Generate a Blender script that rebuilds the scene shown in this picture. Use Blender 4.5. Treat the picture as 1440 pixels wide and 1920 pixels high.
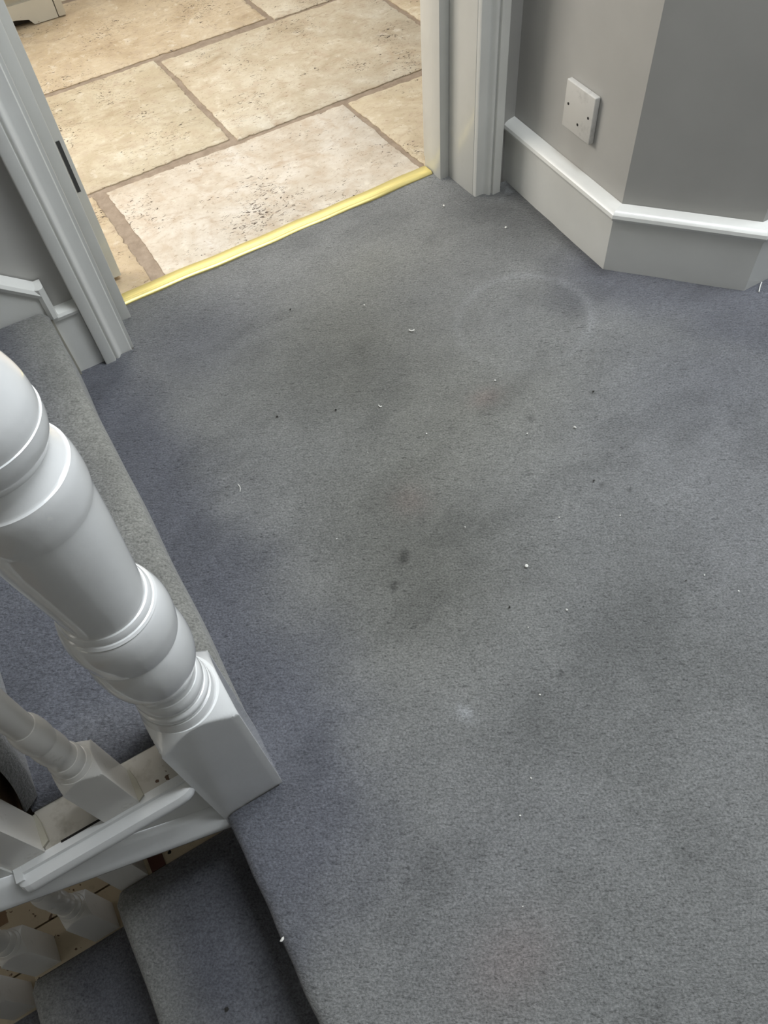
import bpy, bmesh, math, random
import numpy as np
from mathutils import Vector, Matrix

for o in list(bpy.data.objects):
    bpy.data.objects.remove(o)
scn = bpy.context.scene
COL = scn.collection
random.seed(7)

# ------------------------------------------------------------------ camera
F = 1442.0
nad = np.array([118.0, 980.0, F]); nad /= np.linalg.norm(nad)
Yv = np.array([-1393.0, -1925.0, F]); Yv -= nad * (Yv @ nad); Yv /= np.linalg.norm(Yv)
Zv = -nad
Xv = np.cross(Yv, Zv)
R = np.stack([Xv, Yv, Zv])
cam_d = bpy.data.cameras.new('camera')
cam_d.sensor_fit = 'VERTICAL'
cam_d.sensor_height = 24.0
cam_d.sensor_width = 18.0
cam_d.lens = F / 1920.0 * 24.0
cam_d.clip_start = 0.02
cam = bpy.data.objects.new('camera', cam_d)
COL.objects.link(cam)
cam.matrix_world = Matrix((
    (R[0, 0], -R[0, 1], -R[0, 2], 0),
    (R[1, 0], -R[1, 1], -R[1, 2], 0),
    (R[2, 0], -R[2, 1], -R[2, 2], 1.0),
    (0, 0, 0, 1)))
scn.camera = cam

# ------------------------------------------------------------------ world, lamps, exposure
scn.view_settings.view_transform = 'Standard'
scn.view_settings.look = 'None'
scn.view_settings.gamma = 1.0
scn.view_settings.use_curve_mapping = False
scn.view_settings.exposure = 0.0
w = bpy.data.worlds.new('overcast_daylight')
scn.world = w
w.use_nodes = True
bg = w.node_tree.nodes['Background']
bg.inputs[0].default_value = (0.90, 0.95, 1.0, 1)
bg.inputs[1].default_value = 0.50


def area_light(name, loc, target, sx, sy, power, col):
    d = bpy.data.lights.new(name, 'AREA')
    d.shape = 'RECTANGLE'; d.size = sx; d.size_y = sy; d.energy = power; d.color = col
    o = bpy.data.objects.new(name, d); COL.objects.link(o)
    o.location = loc
    v = Vector(target) - Vector(loc)
    o.rotation_euler = v.to_track_quat('-Z', 'Y').to_euler()
    return o


area_light('landing_window_light', (2.02, 0.14, 1.62), (0.0, 0.30, 0.5), 0.85, 1.3, 20, (0.88, 0.94, 1.0))
area_light('rooflight', (0.90, 0.46, 2.62), (0.90, 0.46, 0.0), 0.85, 0.85, 50, (0.90, 0.95, 1.0))
area_light('kitchen_window_light', (-1.0, 2.9, 1.75), (0.65, 1.5, 0.1), 1.3, 1.2, 54, (1.0, 0.945, 0.87))
area_light('kitchen_ceiling_light', (1.1, 3.1, 2.25), (0.7, 2.0, 0.0), 1.2, 1.0, 20, (1.0, 0.94, 0.86))
area_light('upper_hall_fill', (-1.75, 0.75, 2.3), (0.5, 0.9, 0.3), 0.7, 0.6, 4, (1.0, 0.95, 0.86))  # weak fill lamp added on the unseen upper stairs
area_light('lower_hall_fill', (-1.9, -0.1, 0.1), (-0.3, 0.4, -0.4), 0.5, 0.6, 0.9, (1.0, 0.93, 0.80))  # faint fill lamp added in the unseen lower hall


# ------------------------------------------------------------------ helpers
def tag(o, label=None, cat=None, group=None, kind=None):
    if label: o['label'] = label
    if cat: o['category'] = cat
    if group: o['group'] = group
    if kind: o['kind'] = kind
    return o


def empty(name, loc=(0, 0, 0), rz=0.0):
    o = bpy.data.objects.new(name, None); COL.objects.link(o)
    o.empty_display_size = 0.05
    o.location = loc; o.rotation_euler = (0, 0, rz)
    return o


class MB:
    def __init__(self):
        self.v = []; self.f = []

    def add(self, vs, fs):
        n = len(self.v)
        self.v += [tuple(p) for p in vs]
        self.f += [tuple(i + n for i in f) for f in fs]
        return self

    def box(self, x0, x1, y0, y1, z0, z1):
        vs = [(x0, y0, z0), (x1, y0, z0), (x1, y1, z0), (x0, y1, z0), (x0, y0, z1), (x1, y0, z1), (x1, y1, z1), (x0, y1, z1)]
        return self.add(vs, [(0, 3, 2, 1), (4, 5, 6, 7), (0, 1, 5, 4), (1, 2, 6, 5), (2, 3, 7, 6), (3, 0, 4, 7)])

    def prism(self, loop, off):
        """closed 3D loop extruded by vector off"""
        n = len(loop); off = Vector(off)
        vs = [Vector(p) for p in loop] + [Vector(p) + off for p in loop]
        fs = [tuple(range(n - 1, -1, -1)), tuple(range(n, 2 * n))]
        for i in range(n):
            j = (i + 1) % n
            fs.append((i, j, n + j, n + i))
        return self.add(vs, fs)

    def loft(self, rings, closed=True, caps=True):
        n = len(rings[0]); vs = [p for r in rings for p in r]; fs = []
        for k in range(len(rings) - 1):
            for i in range(n if closed else n - 1):
                j = (i + 1) % n
                fs.append((k * n + i, k * n + j, (k + 1) * n + j, (k + 1) * n + i))
        if caps and closed:
            fs.append(tuple(range(n - 1, -1, -1)))
            fs.append(tuple((len(rings) - 1) * n + i for i in range(n)))
        return self.add(vs, fs)

    def build(self, name, mat=None, parent=None, bevel=0.0, smooth=True, ang=35, seg=2):
        me = bpy.data.meshes.new(name)
        me.from_pydata([tuple(p) for p in self.v], [], self.f)
        bm = bmesh.new(); bm.from_mesh(me)
        bmesh.ops.recalc_face_normals(bm, faces=bm.faces)
        if bevel > 0:
            es = [e for e in bm.edges if len(e.link_faces) == 2 and e.calc_face_angle(0) > math.radians(40)]
            bmesh.ops.bevel(bm, geom=es, offset=bevel, segments=seg, affect='EDGES', profile=0.5, clamp_overlap=True)
        bm.to_mesh(me); bm.free()
        if smooth:
            me.shade_smooth()
            me.set_sharp_from_angle(angle=math.radians(ang))
        if mat: me.materials.append(mat)
        o = bpy.data.objects.new(name, me); COL.objects.link(o)
        if parent: o.parent = parent
        return o


def dup(root, loc, rot=None):
    r = root.copy(); COL.objects.link(r); r.location = loc
    if rot: r.rotation_euler = rot
    for ch in list(root.children):
        c = ch.copy(); COL.objects.link(c); c.parent = r
        for g in list(ch.children):
            d = g.copy(); COL.objects.link(d); d.parent = c
    return r


# value noise in numpy
_rng = np.random.RandomState(3)
_lat = _rng.rand(256, 256)


def vnoise(x, y):
    xi = np.floor(x).astype(int); yi = np.floor(y).astype(int)
    fx = x - xi; fy = y - yi
    fx = fx * fx * (3 - 2 * fx); fy = fy * fy * (3 - 2 * fy)
    a = _lat[xi % 256, yi % 256]; b = _lat[(xi + 1) % 256, yi % 256]
    c = _lat[xi % 256, (yi + 1) % 256]; d = _lat[(xi + 1) % 256, (yi + 1) % 256]
    return (a * (1 - fx) + b * fx) * (1 - fy) + (c * (1 - fx) + d * fx) * fy


def fbm(x, y, s, o=4):
    t = 0; a = 1; n = 0
    for k in range(o):
        t = t + a * vnoise(x * s + 17.3 * k + 40, y * s + 9.1 * k + 40); n += a; a *= 0.5; s *= 2.03
    return t / n


# ------------------------------------------------------------------ materials
def mat(name):
    m = bpy.data.materials.new(name); m.use_nodes = True
    nt = m.node_tree
    return m, nt, nt.nodes['Principled BSDF']


def node(nt, typ, **kw):
    n = nt.nodes.new(typ)
    for k, v in kw.items():
        if k.startswith('i_'):
            n.inputs[k[2:].replace('_', ' ')].default_value = v
        else:
            setattr(n, k, v)
    return n


def ramp(nt, fac, stops):
    r = nt.nodes.new('ShaderNodeValToRGB')
    e = r.color_ramp.elements
    while len(e) < len(stops): e.new(0.5)
    for i, (p, c) in enumerate(stops):
        e[i].position = p; e[i].color = c if len(c) == 4 else (*c, 1)
    nt.links.new(fac, r.inputs[0])
    return r.outputs[0]


def mixc(nt, fac, a, b, mode='MIX'):
    m = nt.nodes.new('ShaderNodeMix'); m.data_type = 'RGBA'; m.blend_type = mode
    for s, v in ((m.inputs[0], fac), (m.inputs[6], a), (m.inputs[7], b)):
        if hasattr(v, 'is_linked'): nt.links.new(v, s)
        elif isinstance(v, (int, float)): s.default_value = v
        else: s.default_value = (*v, 1) if len(v) == 3 else v
    return m.outputs[2]


def coords(nt, scale=(1, 1, 1), rot=(0, 0, 0), space='Object'):
    tc = nt.nodes.new('ShaderNodeTexCoord'); mp = nt.nodes.new('ShaderNodeMapping')
    mp.inputs['Scale'].default_value = scale; mp.inputs['Rotation'].default_value = rot
    nt.links.new(tc.outputs[space], mp.inputs[0])
    return mp.outputs[0]


def noise(nt, vec, scale, detail=3, rough=0.5, dist=0.0):
    n = node(nt, 'ShaderNodeTexNoise'); nt.links.new(vec, n.inputs['Vector'])
    n.inputs['Scale'].default_value = scale; n.inputs['Detail'].default_value = detail
    n.inputs['Roughness'].default_value = rough; n.inputs['Distortion'].default_value = dist
    return n.outputs['Fac']


def math_(nt, op, a, b):
    m = nt.nodes.new('ShaderNodeMath'); m.operation = op
    for s, v in ((m.inputs[0], a), (m.inputs[1], b)):
        if hasattr(v, 'is_linked'): nt.links.new(v, s)
        else: s.default_value = v
    return m.outputs[0]


def bump(nt, h, bsdf, strength, dist):
    b = nt.nodes.new('ShaderNodeBump'); b.inputs['Strength'].default_value = strength; b.inputs['Distance'].default_value = dist
    nt.links.new(h, b.inputs['Height']); nt.links.new(b.outputs[0], bsdf.inputs['Normal'])


def paint(name, col, rough=0.35, chips=0.0, chipcol=(0.10, 0.055, 0.03), dirt=0.0, dirtcol=(0.22, 0.19, 0.13), coat=0.0, bumpy=0.15):
    m, nt, b = mat(name)
    v = coords(nt)
    n1 = noise(nt, v, 9, 4)
    c = mixc(nt, ramp(nt, n1, [(0.3, (0, 0, 0)), (0.7, (1, 1, 1))]), tuple(x * 0.95 for x in col), tuple(min(1, x * 1.03) for x in col))
    if dirt:
        n2 = noise(nt, v, 28, 5, 0.65)
        c = mixc(nt, ramp(nt, n2, [(0.62 - 0.2 * dirt, (0, 0, 0)), (0.80 - 0.1 * dirt, (0.75, 0.75, 0.75))]), c, dirtcol)
    h = noise(nt, v, 60, 4)
    if chips:
        n3 = noise(nt, v, 75, 3, 0.5)
        k = ramp(nt, n3, [(0.74 - 0.08 * chips, (0, 0, 0)), (0.755 - 0.08 * chips, (1, 1, 1))])
        c = mixc(nt, k, c, chipcol)
    nt.links.new(c, b.inputs['Base Color'])
    b.inputs['Roughness'].default_value = rough
    b.inputs['Coat Weight'].default_value = coat
    b.inputs['Coat Roughness'].default_value = 0.09
    bump(nt, h, b, bumpy, 0.002)
    return m


M_gloss = paint('white_gloss_paint', (0.76, 0.765, 0.755), 0.30, chips=0.25, chipcol=(0.8, 0.8, 0.78), coat=1.0, bumpy=0.22)
M_trim = paint('trim_paint', (0.70, 0.70, 0.665), 0.36, coat=0.25)
M_tread = paint('tread_end_paint', (0.55, 0.52, 0.46), 0.5, chips=0.9, dirt=0.5)
M_bare = paint('lower_tread_paint', (0.50, 0.42, 0.30), 0.5, chips=0.8, dirt=0.3)
M_wall = paint('grey_wall_paint', (0.44, 0.43, 0.405), 0.6, bumpy=0.1)
M_low_bounce = paint('low_bounce_wall_paint', (0.27, 0.275, 0.27), 0.6, bumpy=0.1)  # unseen front wall toned down to cut bounced light on the newel
M_cab = paint('cream_cabinet_paint', (0.60, 0.57, 0.48), 0.45, chips=0.5, chipcol=(0.30, 0.20, 0.12))
M_kwall = paint('kitchen_wall_paint', (0.65, 0.60, 0.50), 0.6)
M_redwood = paint('bare_red_wood', (0.075, 0.022, 0.014), 0.6)
M_wood = paint('old_pine', (0.24, 0.15, 0.085), 0.6)
M_plastic = paint('white_plastic', (0.60, 0.585, 0.55), 0.4, bumpy=0.03, dirt=0.25, dirtcol=(0.36, 0.35, 0.33))


def plain(name, col, rough=0.5, metal=0.0):
    m, nt, b = mat(name)
    v = coords(nt); n = noise(nt, v, 40, 3)
    nt.links.new(mixc(nt, n, tuple(x * 0.85 for x in col), tuple(min(1, x * 1.12) for x in col)), b.inputs['Base Color'])
    b.inputs['Roughness'].default_value = rough; b.inputs['Metallic'].default_value = metal
    return m


M_dark = plain('dark_cavity', (0.012, 0.010, 0.009), 0.8)
M_crack = plain('dark_gap', (0.010, 0.008, 0.006), 0.9)
M_hinge = plain('aged_steel', (0.12, 0.12, 0.12), 0.45, 0.8)
M_arch_shade = plain('arch_shade_tone', (0.03, 0.022, 0.014), 0.7)  # dark tone standing in for the shade inside the plinth arch
M_lint = plain('white_fluff', (0.80, 0.79, 0.74), 0.9)
M_crumb = plain('dark_crumb', (0.03, 0.028, 0.025), 0.9)
M_filler = plain('cracked_caulk', (0.42, 0.40, 0.33), 0.8)

m, nt, b = mat('brass')
v = coords(nt, (2, 60, 60))
nt.links.new(mixc(nt, noise(nt, v, 6, 4), (0.70, 0.58, 0.19), (0.84, 0.73, 0.33)), b.inputs['Base Color'])
b.inputs['Metallic'].default_value = 0.65; b.inputs['Roughness'].default_value = 0.36
bump(nt, noise(nt, v, 20, 3), b, 0.05, 0.001)
M_brass = m

# carpet: the colour of the wear comes from a point attribute computed for every carpet mesh
m, nt, b = mat('twist_pile_carpet')
at = node(nt, 'ShaderNodeAttribute', attribute_name='wear')
v = coords(nt)
tuft = noise(nt, v, 330, 2, 0.6)
va0 = coords(nt, (1, 1, 1), (0, 0, math.radians(28)))
mpc = nt.nodes.new('ShaderNodeMapping'); mpc.inputs['Scale'].default_value = (95, 270, 150)
nt.links.new(va0, mpc.inputs[0])
crease = noise(nt, mpc.outputs[0], 1.0, 3, 0.6, 0.7)
patch = noise(nt, v, 7, 3, 0.6)
mott = noise(nt, v, 95, 3, 0.6)
h = math_(nt, 'ADD', math_(nt, 'MULTIPLY', tuft, 0.55), math_(nt, 'MULTIPLY', crease, 0.75))
g = ramp(nt, tuft, [(0.25, (0.62, 0.62, 0.62)), (0.72, (1.32, 1.32, 1.32))])
g2 = ramp(nt, crease, [(0.25, (0.42, 0.42, 0.42)), (0.42, (0.97, 0.97, 0.97)), (0.75, (1.14, 1.14, 1.14))])
g3 = ramp(nt, mott, [(0.3, (0.90, 0.90, 0.90)), (0.7, (1.08, 1.08, 1.08))])
c = mixc(nt, 1.0, at.outputs['Color'], g, 'MULTIPLY')
c = mixc(nt, ramp(nt, patch, [(0.35, (0.5, 0.5, 0.5)), (0.62, (1, 1, 1))]), c, mixc(nt, 1.0, c, g2, 'MULTIPLY'))
c = mixc(nt, 1.0, c, g3, 'MULTIPLY')
nt.links.new(c, b.inputs['Base Color'])
b.inputs['Roughness'].default_value = 0.95
b.inputs['Specular IOR Level'].default_value = 0.1
b.inputs['Sheen Weight'].default_value = 0.25
b.inputs['Sheen Roughness'].default_value = 0.5
bump(nt, h, b, 0.75, 0.004)
M_carpet = m

# travertine
m, nt, b = mat('tumbled_travertine')
tc = node(nt, 'ShaderNodeTexCoord'); oi = node(nt, 'ShaderNodeObjectInfo')
vm = node(nt, 'ShaderNodeVectorMath', operation='ADD')
cmb = node(nt, 'ShaderNodeCombineXYZ')
nt.links.new(math_(nt, 'MULTIPLY', oi.outputs['Random'], 37.0), cmb.inputs[0])
nt.links.new(math_(nt, 'MULTIPLY', oi.outputs['Random'], 91.0), cmb.inputs[1])
nt.links.new(tc.outputs['Object'], vm.inputs[0]); nt.links.new(cmb.outputs[0], vm.inputs[1])
P = vm.outputs[0]
mp = node(nt, 'ShaderNodeMapping'); mp.inputs['Scale'].default_value = (1, 2.2, 1); mp.inputs['Rotation'].default_value = (0, 0, 0.25)
nt.links.new(P, mp.inputs[0]); PA = mp.outputs[0]
cloud = noise(nt, P, 6.0, 7, 0.62, 0.8)
c = ramp(nt, cloud, [(0.30, (0.44, 0.345, 0.235)), (0.47, (0.58, 0.485, 0.36)), (0.60, (0.645, 0.56, 0.44)), (0.75, (0.72, 0.655, 0.555))])
at2 = node(nt, 'ShaderNodeAttribute', attribute_name='tint')
c = mixc(nt, 1.0, c, at2.outputs['Color'], 'MULTIPLY')
mid = noise(nt, P, 26, 5, 0.68, 0.4)
c = mixc(nt, ramp(nt, mid, [(0.36, (0.55, 0.55, 0.55)), (0.50, (0, 0, 0))]), c, (0.50, 0.385, 0.27))
c = mixc(nt, ramp(nt, mid, [(0.56, (0, 0, 0)), (0.70, (0.6, 0.6, 0.6))]), c, (0.78, 0.71, 0.59))
vein = noise(nt, PA, 11, 6, 0.7, 1.2)
c = mixc(nt, ramp(nt, vein, [(0.55, (0, 0, 0)), (0.72, (0.6, 0.6, 0.6))]), c, (0.38, 0.26, 0.16))
fine = noise(nt, PA, 75, 4, 0.7, 0.8)
c = mixc(nt, ramp(nt, fine, [(0.58, (0, 0, 0)), (0.67, (0.65, 0.65, 0.65))]), c, (0.30, 0.20, 0.12))
pit = noise(nt, PA, 50, 3, 0.6, 2.2); reg = noise(nt, P, 5.5, 3)
pm = ramp(nt, math_(nt, 'ADD', pit, math_(nt, 'MULTIPLY', reg, 0.45)), [(0.880, (0, 0, 0)), (0.915, (1, 1, 1))])
c = mixc(nt, pm, c, (0.085, 0.055, 0.035))
nt.links.new(c, b.inputs['Base Color'])
b.inputs['Roughness'].default_value = 0.55
hh = math_(nt, 'SUBTRACT', math_(nt, 'MULTIPLY', cloud, 0.5), math_(nt, 'MULTIPLY', pm, 0.8))
bump(nt, hh, b, 0.4, 0.003)
M_trav = m

m, nt, b = mat('brown_grout')
v = coords(nt)
nt.links.new(ramp(nt, noise(nt, v, 35, 5, 0.7), [(0.3, (0.25, 0.19, 0.135)), (0.7, (0.38, 0.30, 0.225))]), b.inputs['Base Color'])
b.inputs['Roughness'].default_value = 0.9
bump(nt, noise(nt, v, 150, 3), b, 0.5, 0.003)
M_grout = m

# ------------------------------------------------------------------ measures
TH = math.radians(1.4)                 # the door wall is not quite square to the stairs
DO = Vector((0.068, 1.206, 0))         # inner corner of the left casing
CU, SU = math.cos(TH), math.sin(TH)


def dw(s, t, z=0.0):
    return Vector((DO.x + s * CU - t * SU, DO.y + s * SU + t * CU, z))


def dbox(mb, s0, s1, t0, t1, z0, z1):
    q = MB().box(s0, s1, t0, t1, z0, z1)
    mb.add([dw(*p) for p in q.v], q.f)
    return mb


WH = 2.4
NX, NY, NH = -0.0785, 0.3735, 0.042   # newel centre and half width
ED = -0.117                            # edge of the landing above the lower flight
RX = -0.041                            # foot of the first riser going up

# ------------------------------------------------------------------ walls
mb = MB().box(-2.2, 0.032, 1.2245, 1.40, -1.6, WH)
tag(mb.build('wall_back', M_wall), kind='structure')
mb = MB(); dbox(mb, 0.830, 1.4, 0.020, 0.20, -0.2, WH)
tag(mb.build('wall_back', M_wall), kind='structure')

# the rest of the stairwell and landing, behind and beside the camera: bounces the light of the window
WX = 2.10
mb = MB()
mb.box(WX, WX + 0.12, -1.60, -0.50, -0.2, WH).box(WX, WX + 0.12, 0.60, 0.70, -0.2, WH).box(WX, WX + 0.12, -0.50, 0.60, -0.2, 0.90).box(WX, WX + 0.12, -0.50, 0.60, 2.32, WH)
tag(mb.build('wall_window', M_wall, smooth=False), kind='structure')
wf = tag(empty('window_1', (WX, 0.05, 0.90)), kind='structure')
for nm, bx in (('window_frame', [(-0.50, -0.45, 0.90, 2.32), (0.55, 0.60, 0.90, 2.32), (-0.45, 0.55, 0.90, 0.95), (-0.45, 0.55, 2.27, 2.32), (-0.45, 0.55, 1.60, 1.64)]),):
    mb = MB()
    for y0, y1, z0, z1 in bx: mb.box(0.03, 0.08, y0 - 0.05, y1 - 0.05, z0 - 0.90, z1 - 0.90)
    mb.build(nm, M_trim, wf, smooth=False)
MB().box(-0.10, 0.02, -0.58, 0.58, -0.035, -0.001).build('window_sill', M_trim, wf, bevel=0.004)
tag(MB().box(-2.2, WX, -1.72, -1.60, -1.6, WH).build('wall_front', M_low_bounce, smooth=False), kind='structure')
tag(MB().box(-2.2, -0.2, -1.6, 1.2245, -1.60, -1.55).build('floor', M_wood, smooth=False), kind='structure')
tag(MB().box(-2.32, -2.2, -1.72, 1.40, -1.6, WH).build('wall_left', M_wall, smooth=False), kind='structure')
mb = MB().box(-2.32, 0.45, -1.72, 1.40, WH, WH + 0.1).box(1.40, WX, -1.72, 1.40, WH, WH + 0.1).box(0.45, 1.40, -1.72, -0.02, WH, WH + 0.1).box(0.45, 1.40, 0.92, 1.40, WH, WH + 0.1)
tag(mb.build('ceiling', M_trim, smooth=False), kind='structure')

# pier: socket face, 45 degree face, then a face square to the landing
A0 = Vector((0.9474, 1.2218)); A1 = Vector((0.9310, 0.8850)); A2 = Vector((1.1030, 0.6890)); A3 = Vector((2.2, 0.700))


def offset_poly(pts, d):
    out = []
    for i, p in enumerate(pts):
        ns = []
        if i > 0:
            e = (p - pts[i - 1]).normalized(); ns.append(Vector((e.y, -e.x)))
        if i < len(pts) - 1:
            e = (pts[i + 1] - p).normalized(); ns.append(Vector((e.y, -e.x)))
        if len(ns) == 1: out.append(p + ns[0] * d)
        else:
            bb = (ns[0] + ns[1]).normalized(); out.append(p + bb * (d / bb.dot(ns[0])))
    return out


PL = [A0 + (A0 - A1).normalized() * 0.1, A1, A2, A3]
W = offset_poly(PL, -0.022)            # which side? checked below
if (W[1] - Vector((0.3, 0.3))).length < (A1 - Vector((0.3, 0.3))).length:
    W = offset_poly(PL, 0.022)
    SGN = 1
else:
    SGN = -1
WB = offset_poly(PL, SGN * 0.14)
for i, nm in enumerate(('wall_right', 'wall_chamfer', 'wall_side')):
    mb = MB(); mb.prism([(W[i].x, W[i].y, -0.02), (W[i + 1].x, W[i + 1].y, -0.02), (WB[i + 1].x, WB[i + 1].y, -0.02), (WB[i].x, WB[i].y, -0.02)], (0, 0, WH))
    tag(mb.build(nm, M_wall, smooth=False), kind='structure')

# skirting of the pier: flat board with a rounded cap
SKP = [(0.0, -0.012), (0.0, 0.108), (-0.004, 0.111), (-0.0055, 0.116), (-0.004, 0.122), (0.000, 0.126), (0.006, 0.1285), (0.0215, 0.131), (0.0215, -0.012)]
for i, nm in enumerate(('baseboard_right', 'baseboard_chamfer', 'baseboard_side')):
    rings = []
    for e in (i, i + 1):
        ring = []
        for d, z in SKP:
            q = offset_poly(PL, SGN * d)[e]
            ring.append((q.x, q.y, z))
        rings.append(ring)
    mb = MB().loft(rings)
    tag(mb.build(nm, M_trim, ang=30), kind='structure')

# short skirting left of the door, and its cap
mb = MB()
prof = [(0.0, -0.012), (0.0, 0.118), (-0.003, 0.121), (-0.004, 0.127), (-0.001, 0.132), (0.008, 0.135), (0.022, 0.136), (0.022, -0.012)]
mb.loft([[(x, 1.205 + SU * (x + 0.03) + d, z) for d, z in prof] for x in (-0.0345, 0.0125)])
tag(mb.build('baseboard_left', M_trim, ang=30), kind='structure')

# ------------------------------------------------------------------ door frame
door = tag(empty('door_1', dw(0.4, 0.1)), kind='structure')


def dpart(mb, name, m, **kw):
    o = mb.build(name, m, None, **kw)
    o.parent = door; o.matrix_parent_inverse = Matrix.Translation(-door.location)
    return o


CP = [(0.0, 0.0), (0.0, 0.0165), (0.0018, 0.0185), (0.019, 0.0188), (0.0215, 0.0194), (0.0235, 0.0212), (0.0250, 0.0240), (0.0265, 0.0262), (0.0285, 0.0275), (0.0305, 0.0276),
      (0.0325, 0.0266), (0.0335, 0.0250), (0.0348, 0.0250), (0.0352, 0.0296), (0.0362, 0.0304), (0.053, 0.0305), (0.0546, 0.0295), (0.055, 0.028), (0.055, 0.0)]
mb = MB(); mb.loft([[dw(-d, 0.0205 - p, z) for d, p in CP] for z in (-0.006, 2.08)])
dpart(mb, 'casing', M_trim, ang=38)
mb = MB(); mb.loft([[dw(0.794 + d, 0.0245 - p * 1.35, z) for d, p in CP] for z in (-0.006, 2.08)])
dpart(mb, 'casing', M_trim, ang=38)
mb = MB(); dbox(mb, -0.034, 0.006, 0.006, 0.215, -0.006, 2.05)
dpart(mb, 'lining', M_trim, bevel=0.0015)
mb = MB(); dbox(mb, 0.793, 0.828, 0.009, 0.20, -0.006, 2.05)
dpart(mb, 'lining', M_trim, bevel=0.0015)
mb = MB(); dbox(mb, 0.006, 0.032, 0.088, 0.206, -0.006, 2.05)
dpart(mb, 'door_stop', M_trim, bevel=0.0015)
mb = MB(); dbox(mb, 0.770, 0.793, 0.098, 0.160, -0.006, 2.05)
dpart(mb, 'door_stop', M_trim, bevel=0.0015)
mb = MB(); dbox(mb, 0.006, 0.060, 0.207, 0.240, 0.010, 2.05)
dpart(mb, 'door_stop', M_trim, bevel=0.0015)
mb = MB(); dbox(mb, 0.0455, 0.0525, 0.2062, 0.2075, 0.203, 0.300)
hg = dpart(mb, 'hinge_leaf', M_hinge); hg['label'] = 'narrow dark steel hinge leaf let into the left jamb'

# ------------------------------------------------------------------ kitchen floor of travertine tiles
fl = MB().box(-1.2, 2.4, 1.335, 3.9, -0.06, -0.0045).build('floor', M_grout)
tag(fl, kind='structure')


def rag(p, q, amp, step=0.0065):
    L = (q - p).length; n = max(2, int(L / step)); d = (q - p) / n; nn = Vector((-d.y, d.x)).normalized()
    wob = random.uniform(0, 100)
    ii = np.arange(n)
    a = (fbm(ii * 0.5 + wob, ii * 0.0 + wob, 1.0, 2) - 0.5) * 1.1 + (fbm(ii * 0.06 + wob, ii * 0.0 + 2 * wob, 1.0, 2) - 0.5) * 1.3
    chip = np.clip(fbm(ii * 0.35 + 3 * wob, ii * 0.0, 1.0, 1) - 0.78, 0, 1) * 7
    return [p + d * i + nn * ((amp * a[i] + 0.0026 * chip[i]) if i else 0.0) for i in range(n)]


def tile(x0, x1, y0, y1, tint, sk=0.0):
    c = [Vector((x0, y0)), Vector((x1, y0 + sk)), Vector((x1 - 0.012, y1 + sk)), Vector((x0 - 0.012, y1))]
    loop = []
    for i in range(4): loop += rag(c[i], c[(i + 1) % 4], 0.0050)
    ctr = sum(loop, Vector((0, 0))) / len(loop)
    mb = MB(); n = len(loop)
    ins = []
    for i in range(n):
        t = (loop[(i + 1) % n] - loop[i - 1]).normalized(); ins.append(loop[i] + Vector((-t.y, t.x)) * 0.003)
    vs = [(p.x, p.y, -0.02) for p in loop] + [(p.x, p.y, -0.0022) for p in loop] + [(p.x, p.y, 0.0) for p in ins]
    fs = [tuple(2 * n + i for i in range(n))]
    for i in range(n):
        j = (i + 1) % n
        fs.append((i, j, n + j, n + i)); fs.append((n + i, n + j, 2 * n + j, 2 * n + i))
    mb.add(vs, fs)
    o = mb.build('tile', M_trav, fl, ang=50)
    a = o.data.attributes.new('tint', 'FLOAT_COLOR', 'POINT')
    a.data.foreach_set('color', np.tile(np.array([*tint, 1.0]), len(o.data.vertices)))
    return o


PALE = (1.04, 1.08, 1.16); WARM = (0.98, 0.98, 0.90); MID = (0.97, 0.985, 0.95); ORG = (0.98, 0.92, 0.80)
G = 0.0075
rowA = [(-0.44, 0.192 - 0.012), (0.192 + 0.004, 0.832), (0.832, 1.47)]
for i, (a, bb) in enumerate(rowA):
    tile(a + G, bb - G, 1.350, 1.742 - G, (ORG, PALE, WARM)[i], 0.003)
rowB = [(-0.12, 0.524), (0.524, 1.195), (1.195, 1.85)]
for i, (a, bb) in enumerate(rowB):
    tile(a + G, bb - G, 1.744 + G, 2.247 - G, (WARM, MID, WARM)[i], 0.018)
rowC = [(-0.45, 0.205), (0.205 + 0.002, 0.868), (0.868, 1.52)]
for i, (a, bb) in enumerate([(-0.45, 0.868), (0.868, 1.52)]):
    tile(a + G, bb - G, 2.255 + G, 2.76, (ORG, MID)[i], 0.022)
for a, bb in ((-0.7, -0.05), (-0.05, 0.60), (0.60, 1.25), (1.25, 1.9)):
    tile(a + G, bb - G, 2.80, 3.29, WARM, 0.0)
mb = MB().box(-1.2, 2.4, 3.9, 4.0, -0.06, WH)
tag(mb.build('wall_kitchen', M_kwall), kind='structure')

# kitchen cabinet corner with an arched plinth
cab = empty('kitchen_cabinet', (0.0, 2.69, 0.0))
tag(cab, 'cream painted kitchen cabinet on the stone tiles, with an arched cut-out in its plinth', 'cabinet')


def cpart(mb, name, m, **kw):
    return mb.build(name, m, cab, **kw)


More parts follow.
